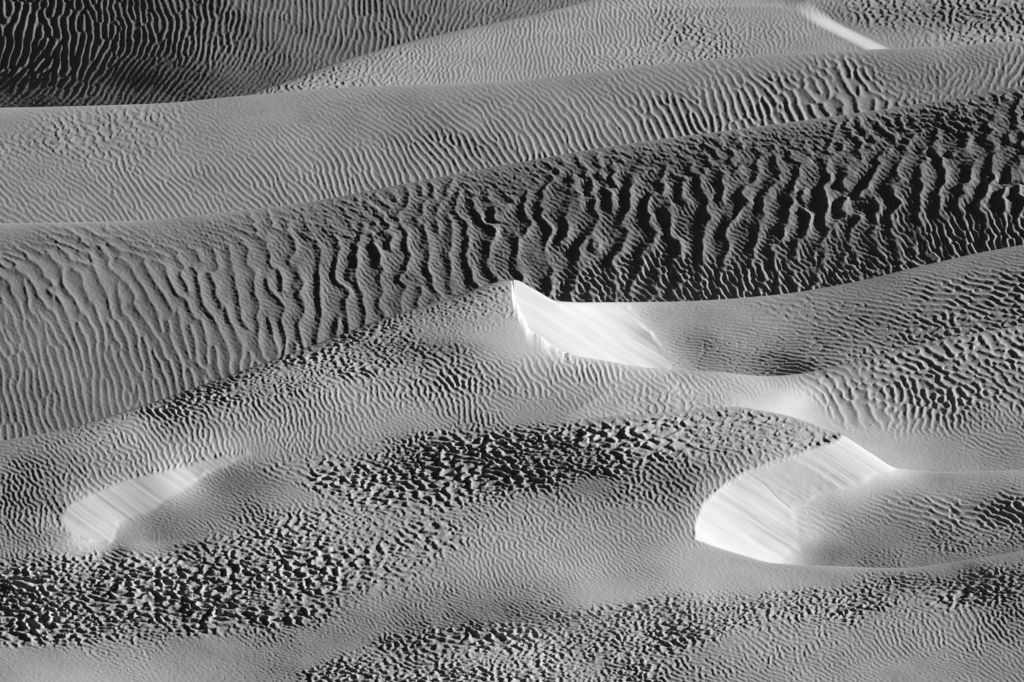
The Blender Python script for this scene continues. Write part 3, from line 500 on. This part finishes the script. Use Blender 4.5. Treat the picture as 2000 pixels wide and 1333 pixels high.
J6, J7 = sstep(1090, 1200, U), sstep(1352, 1410, U)
sheet('sand_dune', 'pale rippled dune with a dark rough strip under its long rising crest', z5, c5, C6, RIPN, 600, share=SH, jf=J6, slips=NSL[:1] + [(SLIP_M, None, 12, .6, .3, 16, .12)], parts=[('rough_patch', 'dark rough strip of short sand ripples under the crest', M_SAND, ROUGH_BANDS[3][0]), ('rough_patch', 'overlapping scalloped ripples', M_SAND, ROUGH_BANDS[4][0]), ('slip_face', 'short bright slip face behind the dark scaly back', M_SLIP, 1)])
CRUST = [(1462, 922), (1530, 902), (1600, 905), (1640, 920), (1590, 985), (1545, 990)]
def crust(u, r, hh):
    k = sstep(-4, 6, poly_sd(u, r, CRUST))
    hh = hh + k * (0.5 * fbm(u, r, 16, 10, 77, 3) - 0.9 * np.exp(-(np.abs(fbm(u + r, r - u, 60, 30, 78, 2)) / 0.05)**2) * (vnoise(u, r, 50, 30, 79) > 0.15))
    line = np.abs(r - curve([(1452, 920), (1500, 954), (1516, 972), (1545, 994)], u)); on = sstep(1450, 1458, u) * (1 - sstep(1538, 1546, u))
    hh = hh - on * 1.6 * np.exp(-(line / 2.2)**2)
    k2 = sstep(-4, 8, poly_sd(u, r, [(1560, 900), (1640, 862), (1750, 915), (1640, 958), (1600, 930)]))
    return hh + k2 * 0.35 * np.sin((r - 0.72 * u + 3 * vnoise(u, r, 40, 30, 80)) * 2 * np.pi / 8.5) * (0.6 + 0.4 * vnoise(u, r, 40, 20, 81))
sheet('sand_dune', 'dune with a dark scaly back and two pale fan shaped slip faces', z6, C6, C7, RIPN, 600, share=SH, jc=J6, jf=J7, slips=NSL, extra=crust,
      parts=[('rough_patch', 'dark scaly back of short broken ripples', M_SAND, ROUGH_BANDS[0][0]), ('rough_patch', 'upper edge of the black scaly patch', M_SAND, ROUGH_BANDS[1][0]), ('slip_face', 'pale narrow slip face curving at the left', M_SLIP, 0), ('slip_face', 'wide grooved white slip face at the right', M_SLIP, 1)], rnd=(2.5, 14.0))
sheet('sand_dune', 'nearest dune slope with black scaly patches and smooth pale sand at the bottom', z7, C7, None, RIPN, 600, share=SH, jc=J7, rmax=1400, slips=NSL[:1], rnd=(2.0, 12.0),
      parts=[('rough_patch', 'black scaly patch of short broken ripples', M_SAND, ROUGH_BANDS[1][0]), ('rough_patch', 'long dark diagonal band of short broken ripples', M_SAND, ROUGH_BANDS[2][0])])

# desert floor under and around the dunes, out to the horizon
n = 160
g = np.sign(np.linspace(-1, 1, n)) * np.abs(np.linspace(-1, 1, n))**2.2 * 25000
X, Y = np.meshgrid(g, g); Zg = -62 + 6 * fbm(X, Y, 900, 500, 9, 3)
d = np.hypot(X, Y); Zg = np.where(d < 1200, np.minimum(Zg, -62), Zg)
gi = np.arange(n * n).reshape(n, n); gq = np.stack([gi[:-1, :-1], gi[:-1, 1:], gi[1:, 1:], gi[1:, :-1]], -1).reshape(-1, 4)
GV = np.stack([X, Y, Zg], -1).reshape(-1, 3); GN = np.tile([0, 0, 1.0], (n * n, 1))
go = make_mesh('ground', GV, GN, gq, M_SAND); go['kind'] = 'structure'; go['label'] = 'sandy desert floor under the dunes'; go['category'] = 'ground'
